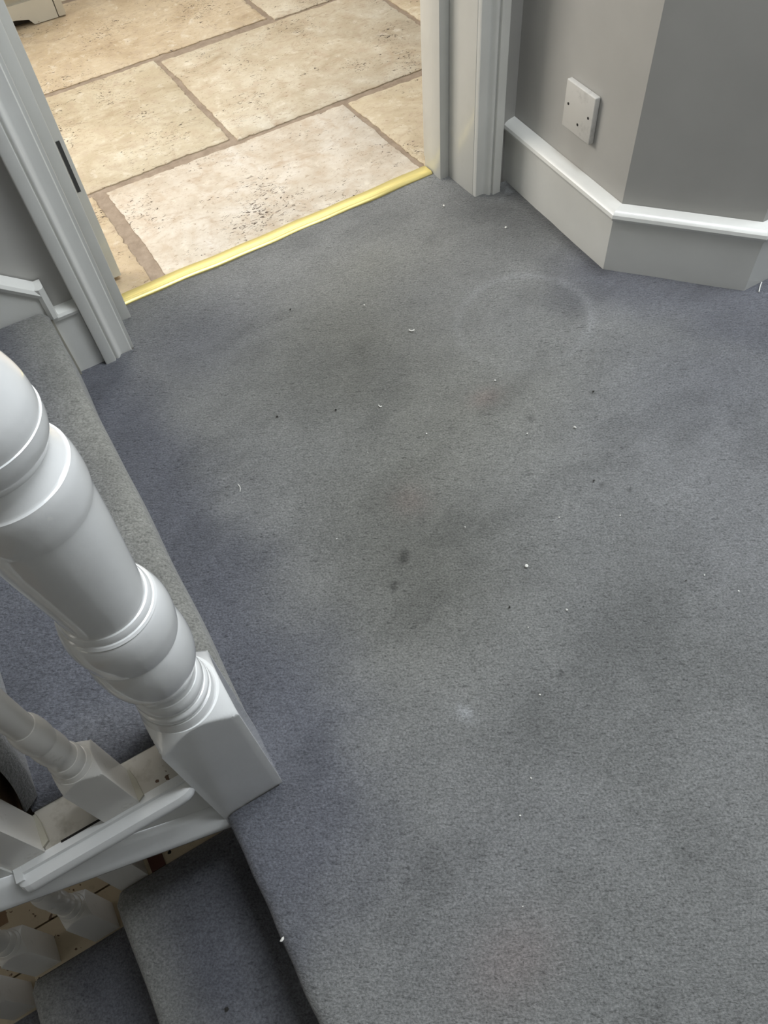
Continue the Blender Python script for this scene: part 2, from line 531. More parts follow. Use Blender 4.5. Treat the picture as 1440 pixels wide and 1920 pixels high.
cpart(MB().box(-0.60, 0.372, 0.012, 0.55, 0.060, 0.86), 'body', M_cab, bevel=0.002)
loop = [(-0.60, 0, 0.002), (-0.40, 0, 0.002)]
for k in range(13):
    a = math.pi * k / 12
    loop.append((-0.055 - 0.345 * math.cos(a), 0, 0.002 + 0.034 * math.sin(a) ** 0.6))
loop += [(0.362, 0, 0.002), (0.362, 0, 0.062), (-0.60, 0, 0.062)]
cpart(MB().prism(loop, (0, 0.018, 0)), 'plinth', M_cab)
cpart(MB().box(-0.60, 0.36, 0.030, 0.044, 0.001, 0.059), 'arch_shade_board', M_arch_shade)  # added board, its dark colour stands in for shade in the arch
cpart(MB().box(0.3645, 0.386, -0.003, 0.03, 0.003, 0.86), 'corner_post', M_cab, bevel=0.002)
cpart(MB().box(-0.56, 0.34, -0.008, 0.012, 0.085, 0.80), 'door', M_cab, bevel=0.003)

# ------------------------------------------------------------------ brass threshold strip
BP = [(-0.001, -0.004), (-0.001, 0.002), (0.001, 0.0045), (0.005, 0.0064), (0.0085, 0.0066), (0.0105, 0.0056), (0.0125, 0.0060), (0.024, 0.0062), (0.031, 0.0048), (0.037, 0.0008), (0.037, -0.004)]
mb = MB()
rings = []
for k in range(41):
    s = 0.034 + (0.768 - 0.034) * k / 40
    wv = 0.0012 * math.sin(k * 0.35) + 0.0008 * math.sin(k * 0.9 + 1)
    rings.append([dw(s, 0.1265 + wv + d, z + 0.0008 * math.sin(k * 0.23)) for d, z in BP])
mb.loft(rings)
o = mb.build('threshold_strip', M_brass, ang=28)
tag(o, 'long polished brass carpet strip across the doorway between carpet and stone tiles', 'threshold strip')

# ------------------------------------------------------------------ landing carpet
BLUE = np.array([0.117, 0.121, 0.139]); GREY = np.array([0.178, 0.181, 0.178]); OLIVE = np.array([0.170, 0.170, 0.152]); PALEB = np.array([0.212, 0.216, 0.228])


def gb(x, y, cx, cy, rx, ry, rot=0.0):
    c, s = math.cos(rot), math.sin(rot)
    u = ((x - cx) * c + (y - cy) * s) / rx; v_ = (-(x - cx) * s + (y - cy) * c) / ry
    return np.exp(-(u * u + v_ * v_))


def sstep(a, bb, t):
    t = np.clip((t - a) / (bb - a), 0, 1); return t * t * (3 - 2 * t)


def seg_dist(x, y, p, q):
    p = np.array(p); q = np.array(q); d = q - p; L = d @ d
    t = np.clip(((x - p[0]) * d[0] + (y - p[1]) * d[1]) / L, 0, 1)
    return np.hypot(x - p[0] - t * d[0], y - p[1] - t * d[1])


def landing_wear(x, y):
    n1 = fbm(x, y, 5.0) - 0.5; n2 = fbm(x + 7, y + 3, 14.0) - 0.5; n3 = fbm(x * 1.0 + 3, y + 11, 40.0, 3) - 0.5
    blue = np.zeros_like(x)
    wob = 0.10 * n1 + 0.06 * n2
    # little trodden pile along the first riser, round the newel, along the far walls
    blue = np.maximum(blue, 1 - sstep(0.05, 0.19, seg_dist(x, y, (-0.05, 1.15), (-0.05, 0.40)) + wob * 0.8))
    blue = np.maximum(blue, 1 - sstep(0.07, 0.22, seg_dist(x, y, (-0.04, 0.42), (-0.08, 0.30)) + wob))
    blue = np.maximum(blue, 0.8 * (1 - sstep(0.02, 0.10, seg_dist(x, y, (-0.117, 0.30), (-0.117, 0.20)) + wob)))
    blue = np.maximum(blue, 0.95 * (1 - sstep(0.03, 0.19, seg_dist(x, y, (0.95, 0.86), (1.12, 0.68)) + wob * 0.7)))
    blue = np.maximum(blue, 0.9 * (1 - sstep(0.05, 0.24, seg_dist(x, y, (1.1, 0.66), (1.7, 0.66)) + wob)))
    blue = np.maximum(blue, 0.55 * gb(x, y, 0.16, 1.16, 0.13, 0.12))
    blue = np.maximum(blue, 0.6 * gb(x, y, 0.95, 0.55, 0.22, 0.16))
    pale = 0.55 * gb(x, y, 0.80, 0.20, 0.22, 0.40) + 0.35 * gb(x, y, 0.28, 1.18, 0.16, 0.10) + 0.30 * gb(x, y, 0.12, 0.62, 0.08, 0.25) + 0.35 * gb(x, y, 0.1, 0.12, 0.18, 0.1)
    pale = np.clip(pale + 0.5 * n1, 0, 1)
    olive = 0.9 * gb(x, y, 0.42, 0.98, 0.20, 0.17) + 0.8 * gb(x, y, 0.27, 0.53, 0.16, 0.17) + 0.7 * gb(x, y, 0.5, 0.72, 0.25, 0.15) + 0.4 * gb(x, y, 0.6, 1.15, 0.2, 0.1)
    olive = np.clip(olive + 0.7 * n1, 0, 1)
    c = GREY[None, :] * np.ones((len(x), 1))
    for k, t in ((pale, PALEB), (olive, OLIVE), (np.clip(blue, 0, 1), BLUE)):
        c = c * (1 - k[:, None]) + t[None, :] * k[:, None]
    mul = 1 + 0.35 * n1 + 0.22 * n2 + 0.14 * n3
    # grubby patches: by the right-hand casing, in the middle, and streaks brushed by feet
    mul *= 1 - 0.38 * gb(x, y, 0.90, 1.14, 0.10, 0.13) - 0.22 * gb(x, y, 0.42, 0.95, 0.15, 0.13) - 0.20 * gb(x, y, 0.27, 0.50, 0.12, 0.12) - 0.16 * gb(x, y, 0.40, 0.25, 0.25, 0.05, 0.3)
    mul *= 1 - 0.35 * (1 - sstep(0.0, 0.035, seg_dist(x, y, (0.94, 1.2), (0.93, 0.885)) + 0.02 * n2))  # shade at the foot of the socket wall, painted into the carpet colour
    mul *= 1 - 0.12 * sstep(0.55, 0.7, fbm(x * 2.2 + y, y * 5 - x, 3.0, 3))
    # pot ring
    r = np.hypot(x - 0.722, y - 0.856); a = np.arctan2(y - 0.856, x - 0.722)
    ring = np.exp(-((r - 0.124 - 0.006 * np.sin(2 * a + 1)) / 0.009) ** 2) * (0.55 + 0.35 * np.cos(a - 0.5)) * (0.7 + 1.2 * n2)
    chalk = 0.34 * np.clip(ring, 0, 1)
    scuff = gb(x, y, 0.213, 0.285, 0.008, 0.013, 0.5) * sstep(0.3, 0.6, fbm(x, y, 160.0, 2) + 0.1)
    chalk = np.maximum(chalk, 0.75 * scuff)
    chalk = np.maximum(chalk, 0.3 * sstep(0.6, 0.75, fbm(x, y, 60.0, 2)) * gb(x, y, 0.93, 1.19, 0.04, 0.05))
    c = c * np.clip(mul, 0.3, 1.6)[:, None]
    c = c * (1 - chalk[:, None]) + np.array([0.34, 0.35, 0.36])[None, :] * chalk[:, None]
    # spill marks
    dk = np.zeros_like(x)
    for sx, sy, rr in ((0.264, 0.532, 0.010), (0.272, 0.541, 0.007), (0.232, 0.503, 0.007), (0.229, 0.497, 0.006), (0.589, 0.653, 0.007), (0.711, 0.644, 0.005),
                       (0.352, 0.262, 0.005), (0.075, -0.09, 0.008), (0.60, 0.48, 0.005), (0.63, 0.45, 0.004)):
        dk = np.maximum(dk, gb(x, y, sx, sy, rr, rr * 0.8) * (0.75 + n3))
    red = 0.25 * gb(x, y, 0.553, 0.735, 0.03, 0.02) + 0.2 * gb(x, y, 0.1, 0.02, 0.06, 0.04) + 0.2 * gb(x, y, 0.33, 0.62, 0.03, 0.03)
    c = c * (1 - 0.72 * np.clip(dk, 0, 1)[:, None])
    c = c * (1 + red[:, None] * np.array([0.35, -0.15, -0.2])[None, :])
    return np.clip(c, 0.008, 0.6)


def set_wear(o, cols):
    a = o.data.attributes.new('wear', 'FLOAT_COLOR', 'POINT')
    a.data.foreach_set('color', np.concatenate([cols, np.ones((len(cols), 1))], axis=1).ravel())


ST = 0.006
RN = 0.016
us = np.arange(-0.30, 2.095, ST); vs_ = np.arange(-1.02, 1.36, ST)
nu, nv = len(us), len(vs_)
U, V = np.meshgrid(us, vs_, indexing='ij')
X = U.copy(); Y = V.copy(); Z = np.zeros_like(U)
n_ = (fbm(U.ravel() + 3, V.ravel(), 18.0, 3) - 0.5).reshape(U.shape)
Z += 0.0025 * n_
# landing edge: the pile rolls over the nosing and runs down the riser
arc = RN * math.pi / 2
s_ = (ED + RN) - U
ov = s_ > 0
ang = np.clip(s_ / RN, 0, math.pi / 2 + 0.35)
wv = 0.003 * np.sin(V * 37) * 0.5 + 0.002 * np.sin(V * 90 + 1)
X = np.where(ov, ED + RN - RN * np.sin(ang), X)
Z = np.where(ov, Z - RN + RN * np.cos(ang), Z)
ext = np.clip(s_ - RN * (math.pi / 2 + 0.35), 0, None)
X = np.where(ov, X + ext * 0.10, X); Z = np.where(ov, Z - ext * 0.99, Z)
X = np.where(ov, X + wv * 0.25, X)
main = (V < NY - NH + 0.004)
keep = np.where(main, U > -0.262, (U > RX - 0.006))
keep &= ~((V > NY - NH + 0.010) & (V < NY + NH - 0.008) & (U < NX + NH - 0.009))
dloc_t = (V - DO.y) * CU - (U - DO.x) * SU
dloc_s = (U - DO.x) * CU + (V - DO.y) * SU
keep &= (dloc_t < 0.014) | ((dloc_s > 0.002) & (dloc_s < 0.80) & (dloc_t < 0.134))
keep &= ~((dloc_t > 0.004) & (dloc_s < 0.0))
# inside the pier
pin = np.zeros_like(keep)
def side(p, q): return (q.x - p.x) * (V - p.y) - (q.y - p.y) * (U - p.x)
IN = offset_poly(PL, SGN * 0.013)
pin = (side(IN[0], IN[1]) > 0) & (side(IN[1], IN[2]) > 0) & (side(IN[2], IN[3]) > 0)
keep &= ~pin
keep &= ~((U > 0.962) & (V > 0.9))
idx = -np.ones(U.shape, int)
idx[keep] = np.arange(keep.sum())
q = keep[:-1, :-1] & keep[1:, :-1] & keep[1:, 1:] & keep[:-1, 1:]
a0 = np.stack([idx[:-1, :-1][q], idx[1:, :-1][q], idx[1:, 1:][q], idx[:-1, 1:][q]], 1)
pts = np.stack([X[keep], Y[keep], Z[keep]], 1)
me = bpy.data.meshes.new('landing_carpet')
me.from_pydata(pts.tolist(), [], a0.tolist())
me.shade_smooth(); me.materials.append(M_carpet)
o = bpy.data.objects.new('landing_carpet', me); COL.objects.link(o)
cw = landing_wear(U[keep], V[keep])
nose = (np.exp(-((U[keep] - ED - 0.004) / 0.010) ** 2) * (V[keep] < NY - NH))[:, None]
cw = cw * (1 + 0.12 * nose)
set_wear(o, cw)
tag(o, 'worn blue-grey twist pile carpet fitted over the landing, with a faint pot ring', 'carpet')
mb = MB()
mb.box(-0.09, RX + 0.05, -1.02, NY - NH - 0.004, -0.20, -0.022)
mb.box(RX + 0.05, WX - 0.001, -1.59, 1.20, -0.20, -0.008)
tag(mb.build('floor', M_wood, smooth=False), kind='structure')


# ------------------------------------------------------------------ stair parts
def stair_carpet(parent, xb, xn, xr, z, rise, y0, y1, wear, seed, thick=0.009, r=0.017, taper_end=True):
    """one step of carpet: from the back of the tread xb over the nosing xn, down to the foot of the riser at xr"""
    path = []
    n = 22
    for k in range(n + 1): path.append((xb + (xn - r - xb) * k / n, z))
    for k in range(1, 9):
        a = k / 8 * (math.pi * 0.62)
        path.append((xn - r + r * math.sin(a), z - r + r * math.cos(a)))
    px, pz = path[-1]
    zb = z - rise + 0.002
    for k in range(1, 19):
        t = k / 18
        path.append((px + (xr - px) * t + 0.004 * math.sin(t * math.pi), pz + (zb - pz) * t))
    path = np.array(path)
    tg = np.gradient(path, axis=0); tg /= np.linalg.norm(tg, axis=1)[:, None]
    nrm = np.stack([tg[:, 1], -tg[:, 0]], 1) * -1       # towards the air
    inner = path - nrm * thick
    ys = np.linspace(y0, y1, max(8, int((y1 - y0) / 0.012)))
    np_ = len(path)
    rings = []
    sl = np.cumsum(np.r_[0, np.linalg.norm(np.diff(path, axis=0), axis=1)])
    cols = []
    for j, y in enumerate(ys):
        wv = (vnoise(np.full(np_, y * 9 + seed), sl * 6 + seed) - 0.5) * 0.005
        e = min(1.0, min(y - y0, y1 - y) / 0.012)
        dip = (1 - math.sqrt(max(0.0, 1 - (1 - e) ** 2))) * thick * 0.85
        outp = path + nrm * (wv - dip)[:, None] if np.ndim(wv) else path
        lim = NX + NH - 0.004 if y < NY + NH else 9.0     # cut round the newel
        ring = [(min(p[0], lim), y, p[1]) for p in outp] + [(min(p[0], lim), y, p[1]) for p in inner[::-1]]
        rings.append(ring)
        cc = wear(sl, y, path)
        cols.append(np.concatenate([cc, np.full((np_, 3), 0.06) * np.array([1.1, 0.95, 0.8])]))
    mb = MB().loft(rings)
    o = mb.build('stair_carpet', M_carpet, parent, ang=60)
    # recalc keeps the vertex order
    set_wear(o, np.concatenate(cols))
    return o


def step_wear(seed, length, tan=0.7, dark=1.0):
    TAN = np.array([0.235, 0.235, 0.215])

    def f(sl, y, path):
        yy = np.full(len(sl), y)
        n1 = fbm(sl + seed, yy, 9.0) - 0.5; n2 = fbm(sl + seed, yy + 5, 30.0, 3) - 0.5
        d = sl - length                      # distance from the nosing along the pile
        k = np.clip(np.exp(-(np.clip(-d, 0, 9) / 0.055) ** 2) * tan + 0.35 * n1, 0, 1)
        k = np.where(d > 0.03, np.clip(0.9 * tan * np.exp(-(d - 0.03) / 0.2), 0, 1), k)
        c = BLUE[None, :] * 1.02 * (1 - k[:, None]) + TAN[None, :] * k[:, None]
        wall_shade = 1 - 0.35 * math.exp(-max(0.0, 1.199 - y) / 0.05)      # shade along the wall string, painted into the pile colour
        return c * (dark * wall_shade * (1 + 0.3 * n1 + 0.22 * n2))[:, None]
    return f


def up_rot(mb, *a): return mb


# ---- flight going up to the left
RISE, RUN = 0.160, 0.202
up = empty('staircase', (RX, 0.78, 0.0))
tag(up, 'carpeted flight climbing left from the landing behind the newel, with white string', 'stairs')


def upart(mb, name, m, **kw):
    o = mb.build(name, m, None, **kw)
    o.parent = up; o.matrix_parent_inverse = Matrix.Translation(-up.location)
    return o


YO = 0.345            # outer face of the string
YW = 1.199            # face of the wall string
for k in range(1, 4):
    xn = -0.035 - RUN * (k - 1); z = RISE * k
    xr = (RX - 0.003) if k == 1 else xn - 0.031
    xb = xn - RUN - 0.031
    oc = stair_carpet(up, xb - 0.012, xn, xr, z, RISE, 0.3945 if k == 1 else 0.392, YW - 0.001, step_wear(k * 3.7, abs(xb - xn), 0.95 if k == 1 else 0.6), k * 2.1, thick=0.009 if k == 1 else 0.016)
    oc.matrix_parent_inverse = Matrix.Translation(-up.location)
    if k == 1:
        pass
    mb = MB().box(xb - 0.012, -0.122 if k == 1 else xn - 0.095, YO + 0.003, NY + NH, z - 0.040, z - 0.0095)
    t = upart(mb, 'tread_end', M_tread, bevel=0.002)
    t['label'] = 'bare painted tread end with chipped dirty paint'
    mb = MB().box(xb - 0.012, xn - 0.030, NY + NH + 0.001, YW, z - 0.040, z - 0.0105)
    upart(mb, 'tread', M_wood)
    mb = MB().box(xn - 0.062, xn - 0.050, 0.392 if k > 1 else NY + NH + 0.001, YW, z - RISE + 0.001, z - 0.041)
    upart(mb, 'riser', M_wood)
    # return nosing along the tread end
    x0 = -0.1195 if k == 1 else xn - 0.095
    x1 = xn - RUN - 0.076
    dz = z - RISE
    NP = [(0.349, 0.151), (0.340, 0.151), (0.3385, 0.1475), (0.333, 0.1475), (0.327, 0.1450), (0.3235, 0.139), (0.323, 0.132), (0.3255, 0.125), (0.331, 0.1205), (0.338, 0.1175), (0.349, 0.117)]
    mb = MB().loft([[(x, 0.349 - (0.349 - y) * q, 0.134 + (zz - 0.134) * (0.5 + 0.5 * q) + dz) for y, zz in NP] for x, q in ((x0, 0.65), (x0 - 0.004, 0.84), (x0 - 0.010, 0.95), (x0 - 0.020, 1.0), (x1 + 0.008, 1.0))])
    # mitred self-return at the back end
    mb.loft([[(x1 + 0.008 - q, y, zz + dz) for y, zz in NP2] for q, NP2 in ((0.0, [(y, zz) for y, zz in NP]), (0.006, [(0.349 - (0.349 - y) * 0.97, zz) for y, zz in NP]), (0.010, [(0.349 - (0.349 - y) * 0.80, 0.134 + (zz - 0.134) * 0.9) for y, zz in NP]))])
    mb.box(x1 - 0.002, x1 + 0.006, YO - 0.0125, YO + 0.004, dz + 0.1475, dz + 0.1515)
    upart(mb, 'return_nosing', M_gloss, ang=30)
# dark gap between tread end and its moulding
upart(MB().box(-0.262, -0.2135, 0.3475, 0.3500, 0.1500, 0.1514), 'open_joint', M_crack)
# outer string: sawtooth top, raked bottom
SL = 0.69


def zlow(x): return -0.039 + SL * (-0.126 - x)


loop = [(-0.1195, YO, zlow(-0.1195) + 0.006), (-0.1195, YO, 0.117), (-0.316, YO, 0.117), (-0.316, YO, 0.277), (-0.518, YO, 0.277), (-0.518, YO, 0.437), (-0.72, YO, 0.437), (-0.72, YO, zlow(-0.72) + 0.006)]
upart(MB().prism(loop, (0, 0.014, 0)), 'string', M_trim, smooth=False)
BDP = [(0.3455, 0.056), (0.3405, 0.0545), (0.336, 0.048), (0.3325, 0.034), (0.3275, 0.022), (0.3255, 0.012), (0.327, 0.004), (0.332, -0.001), (0.3455, -0.003)]
mb = MB().loft([[(x, y, zlow(x) + z) for y, z in BDP] for x in np.linspace(-0.1195, -0.72, 14)])
upart(mb, 'string_bead', M_gloss, ang=40)
# plaster soffit under the flight
mb = MB().prism([(-0.135, 0.362, zlow(-0.135) + 0.0), (-0.135, 0.362, zlow(-0.135) + 0.02), (-0.72, 0.362, zlow(-0.72) + 0.02), (-0.72, 0.362, zlow(-0.72) + 0.0)], (0, 0.83, 0))
upart(mb, 'soffit', M_kwall, smooth=False)
# raked wall string with its bead
def ztop(x): return 0.187 + 0.80 * (-0.030 - x)
loop = [(-0.0345, YW, -0.004), (-0.0345, YW, ztop(-0.0345)), (-0.75, YW, ztop(-0.75)), (-0.75, YW, ztop(-0.75) - 0.35), (-0.30, YW, -0.004)]
upart(MB().prism(loop, (0, 0.024, 0)), 'wall_string', M_trim, smooth=False)
BW = [(0.0, -0.014), (-0.004, -0.012), (-0.006, -0.004), (-0.003, 0.003), (0.004, 0.006), (0.023, 0.007), (0.023, -0.014)]
mb = MB().loft([[(x, YW + y, ztop(x) + z) for y, z in BW] for x in (-0.0305, -0.2, -0.45, -0.75)])
# vertical leg of the bead down to the skirting cap
mb.loft([[(-0.0345 - z * 0.9 + 0.0, YW + y, zz) for y, z in BW] for zz in (0.134, 0.160, 0.196)])
upart(mb, 'string_cap', M_trim, ang=40)
mb = MB().box(-0.0365, -0.0335, YW - 0.0022, YW + 0.006, 0.0, 0.140)
upart(mb, 'cracked_caulk_joint', M_filler)

# ---- flight going down to the left
DR, DRUN = 0.165, 0.201
dn = empty('staircase', (ED, 0.0, -0.66))
tag(dn, 'carpeted flight dropping left below the landing edge, in deep shade beside the risers', 'stairs')


def dpt(mb, name, m, **kw):
    o = mb.build(name, m, None, **kw)
    o.parent = dn; o.matrix_parent_inverse = Matrix.Translation(-dn.location)
    return o


YC = 0.371
for k in range(1, 5):
    xn = ED - DRUN * k; z = -DR * k
    xb = xn + DRUN + 0.012
    # back edge of this tread lies to the right: mirror the path direction
    oc = stair_carpet(dn, xb, xn + 0.0, xn, z, DR, -1.00, YC + 0.003 * k, step_wear(20 + k * 5.3, abs(xb - xn), 0.85), 10 + k * 1.9) if False else None
    path = []
    for j in range(23): path.append((xb + (xn + 0.017 - xb) * j / 22, z))
    for j in range(1, 9):
        a = j / 8 * (math.pi * 0.60); path.append((xn + 0.017 - 0.017 * math.sin(a), z - 0.017 + 0.017 * math.cos(a)))
    px, pz = path[-1]
    for j in range(1, 15):
        t = j / 14; path.append((px + 0.020 * t, pz + (z - DR + 0.002 - pz) * t))
    path = np.array(path)
    tg = np.gradient(path, axis=0); tg /= np.linalg.norm(tg, axis=1)[:, None]
    nrm = np.stack([tg[:, 1], -tg[:, 0]], 1)
    inner = path - nrm * 0.009
    sl = np.cumsum(np.r_[0, np.linalg.norm(np.diff(path, axis=0), axis=1)])
    ln = xb - xn
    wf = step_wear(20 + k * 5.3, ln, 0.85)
    rings = []; cols = []
    ye = YC + 0.003 * (k - 1)
    ys = np.linspace(-1.00, ye, 100)
    for y in ys:
        wv = (vnoise(np.full(len(path), y * 9 + k), sl * 6 + k) - 0.5) * 0.004
        e = min(1.0, (ye - y) / 0.012); dip = (1 - math.sqrt(max(0.0, 1 - (1 - e) ** 2))) * 0.008
        outp = path + nrm * (wv - dip)[:, None]
        rings.append([(p[0], y, p[1]) for p in outp] + [(p[0], y, p[1]) for p in inner[::-1]])
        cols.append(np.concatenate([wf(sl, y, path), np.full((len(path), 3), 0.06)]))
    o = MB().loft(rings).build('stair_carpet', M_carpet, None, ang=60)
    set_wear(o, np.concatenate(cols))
    o.parent = dn; o.matrix_parent_inverse = Matrix.Translation(-dn.location)
    t = dpt(MB().box(xn + 0.012, xb - 0.001, ye - 0.02, 0.4435, z - 0.040, z - 0.0095), 'tread_end', M_bare, bevel=0.002)
    t['label'] = 'bare cream painted tread end with dark chips'
    dpt(MB().box(xn + 0.020, xb - 0.001, -1.00, ye - 0.021, z - 0.040, z - 0.0105), 'tread', M_wood)
    dpt(MB().box(xn + 0.036, xn + 0.048, -1.00, 0.443, z - DR, z - 0.041), 'riser', M_bare)
    NP = [(0.446, -0.010), (0.520, -0.010), (0.534, -0.014), (0.539, -0.022), (0.537, -0.032), (0.530, -0.040), (0.446, -0.043)]
    dpt(MB().loft([[(x, y, zz + z) for y, zz in NP] for x in (xn - 0.004, xb + 0.015)]), 'return_nosing', M_bare, ang=40)
dpt(MB().box(-0.092, -0.0895, -1.00, 0.325, -DR + 0.001, -0.026), 'riser', M_wood)
for cx, cy, rr_ in ((-0.168, 0.384, 0.0042), (-0.196, 0.388, 0.0026), (-0.182, 0.391, 0.0020), (-0.228, 0.385, 0.0028)):
    mbc = MB().prism([(cx + rr_ * random.uniform(0.6, 1.3) * math.cos(a * 0.9), cy + rr_ * random.uniform(0.6, 1.3) * math.sin(a * 0.9), -DR - 0.0094) for a in range(7)], (0, 0, 0.0006))
    dpt(mbc, 'paint_chip', M_crack, smooth=False)
dpt(MB().box(-0.259, -0.238, 0.372, 0.400, -DR - 0.0085, -DR - 0.0065), 'bare_wood_patch', M_redwood)['label'] = 'dark red unpainted wood where a baluster is missing'
loop = [(-0.12, 0.4765, -0.21), (-0.12, 0.4765, -0.44), (-0.95, 0.4765, -1.12), (-0.95, 0.4765, -0.705)]
for k in range(4, 1, -1):
    loop += [(ED - DRUN * k + 0.035, 0.4765, -DR * k - 0.045), (ED - DRUN * (k - 1) + 0.035, 0.4765, -DR * k - 0.045)][:2]
loop = [(-0.12, 0.430, -0.21), (-0.12, 0.430, -0.46), (-0.95, 0.430, -1.14), (-0.95, 0.430, -0.72), (-0.885, 0.430, -0.705), (-0.685, 0.430, -0.705), (-0.685, 0.430, -0.54), (-0.484, 0.430, -0.54), (-0.484, 0.430, -0.375), (-0.283, 0.430, -0.375), (-0.283, 0.430, -0.21)]
dpt(MB().prism(loop, (0, 0.0125, 0)), 'string', M_bare, smooth=False)


# ------------------------------------------------------------------ turned posts
def turned(h, corner_z, mid_z, seg=96, z0=0.0, cap=True):
    """square block from z0 whose top is cut away by a turned shoulder"""
    mb = MB(); rings = []

    def rr(th, Rz):
        return min(h / max(abs(math.cos(th)), abs(math.sin(th))), Rz)
    zs = [(z0, 9.0), (corner_z, h * 1.4142)]
    for k in range(1, 15):
        t = k / 14
        zs.append((corner_z + (mid_z - corner_z) * t, h * (1.4142 + (0.985 - 1.4142) * t ** 0.9)))
    for z, Rz in zs:
        rings.append([(rr(2 * math.pi * i / seg, Rz) * math.cos(2 * math.pi * i / seg), rr(2 * math.pi * i / seg, Rz) * math.sin(2 * math.pi * i / seg), z) for i in range(seg)])
    mb.loft(rings)
    return mb


def lathe(prof, seg=72):
    # smooth the profile with Catmull-Rom between the points that are not marked sharp
    mb = MB()
    rings = [[(r * math.cos(2 * math.pi * i / seg), r * math.sin(2 * math.pi * i / seg), z) for i in range(seg)] for z, r in prof]
    return mb.loft(rings)


def spline(pts, sub=5):
    out = []
    for i in range(len(pts) - 1):
        p0 = np.array(pts[max(0, i - 1)]); p1 = np.array(pts[i]); p2 = np.array(pts[i + 1]); p3 = np.array(pts[min(len(pts) - 1, i + 2)])
        for k in range(sub):
            t = k / sub
            out.append(tuple(0.5 * ((2 * p1) + (-p0 + p2) * t + (2 * p0 - 5 * p1 + 4 * p2 - p3) * t * t + (-p0 + 3 * p1 - 3 * p2 + p3) * t ** 3)))
    out.append(tuple(pts[-1]))
    return out


newel = empty('newel_post', (NX, NY, 0.0))
tag(newel, 'tall white turned newel post, thickest upright, square foot on the landing corner', 'newel post')
turned(NH, 0.250, 0.276, z0=-0.21).build('square_base', M_gloss, newel, bevel=0, ang=28)
prof = [(0.268, 0.0412), (0.277, 0.0400), (0.283, 0.0385), (0.287, 0.0375)]
prof += spline([(0.2872, 0.0362), (0.292, 0.0372), (0.297, 0.0370), (0.3005, 0.0350)])        # low ring
prof += spline([(0.3010, 0.0338), (0.308, 0.0354), (0.316, 0.0350), (0.3215, 0.0328)])       # second ring
prof += spline([(0.3220, 0.0318), (0.328, 0.0312), (0.335, 0.0322), (0.342, 0.0358)], 6)      # cove
prof += spline([(0.3425, 0.0372), (0.350, 0.0402), (0.361, 0.0435), (0.378, 0.0458), (0.396, 0.0461), (0.409, 0.0448), (0.4175, 0.0430)], 6)   # lower bead
prof += spline([(0.418, 0.0438), (0.427, 0.0452), (0.442, 0.0465), (0.456, 0.0455), (0.467, 0.0428), (0.4725, 0.0395)], 6)   # upper bead
prof += [(0.4730, 0.0382), (0.477, 0.0378), (0.480, 0.0364)]
prof += spline([(0.4805, 0.0350), (0.490, 0.0354), (0.515, 0.0371), (0.545, 0.0392), (0.575, 0.0411), (0.602, 0.0421), (0.6085, 0.0425)], 6)   # shaft widening upwards
prof += spline([(0.609, 0.0430), (0.617, 0.0442), (0.628, 0.0446), (0.638, 0.0441), (0.645, 0.0428)], 5)
prof += [(0.6455, 0.0415)]
prof += spline([(0.646, 0.0408), (0.653, 0.0375), (0.660, 0.0352)], 4)
prof += spline([(0.6605, 0.0356), (0.665, 0.0384), (0.671, 0.0408), (0.678, 0.0424), (0.686, 0.0430)], 5)
prof += spline([(0.6865, 0.0421), (0.696, 0.0424), (0.706, 0.0414), (0.720, 0.0376), (0.735, 0.0330), (0.755, 0.0285), (0.78, 0.026), (0.80, 0.030), (0.81, 0.034)], 6)
prof = [(z, r - (0.0012 if 0.34 < z < 0.47 else 0.0)) for z, r in prof]
sh = lathe(prof, 96).build('turned_shaft', M_gloss, newel, ang=32)
sh.location.x = -0.0018
tp = turned(NH, 0.0, 0.0001)
MB().box(-NH, NH, -NH, NH, 0.81, 1.06).build('top_block', M_gloss, newel, bevel=0.003)

# balusters
BH = 0.0203


def bal_profile(top):
    p = [(0.115, BH * 1.0), (0.122, BH * 0.96), (0.1245, 0.0184), (0.128, 0.0174)]
    p += spline([(0.1285, 0.0164), (0.134, 0.0170), (0.140, 0.0166), (0.144, 0.0152)])
    p += spline([(0.1445, 0.0144), (0.151, 0.0138), (0.158, 0.0140)])
    p += spline([(0.1585, 0.0146), (0.165, 0.0154), (0.175, 0.0156), (0.185, 0.0152), (0.192, 0.0144)])
    p += spline([(0.1925, 0.0150), (0.200, 0.0158), (0.212, 0.0159), (0.223, 0.0150), (0.230, 0.0130)])
    p += spline([(0.2305, 0.0122), (0.245, 0.0124), (0.27, 0.0132), (0.31, 0.0148), (0.36, 0.0156), (0.42, 0.0140), (0.50, 0.0120)], 5)
    p = [q for q in p if q[0] < top] + [(top, 0.013)]
    return p


def baluster(loc, top, label, rot=(0, 0, 0), group=None):
    e = empty('baluster', loc)
    e.rotation_euler = rot
    tag(e, label, 'baluster', group)
    turned(BH, 0.108, 0.122, 64).build('square_base', M_gloss2, e, ang=28)
    lathe(bal_profile(top), 56).build('turned_shaft', M_gloss2, e, ang=32)
    return e


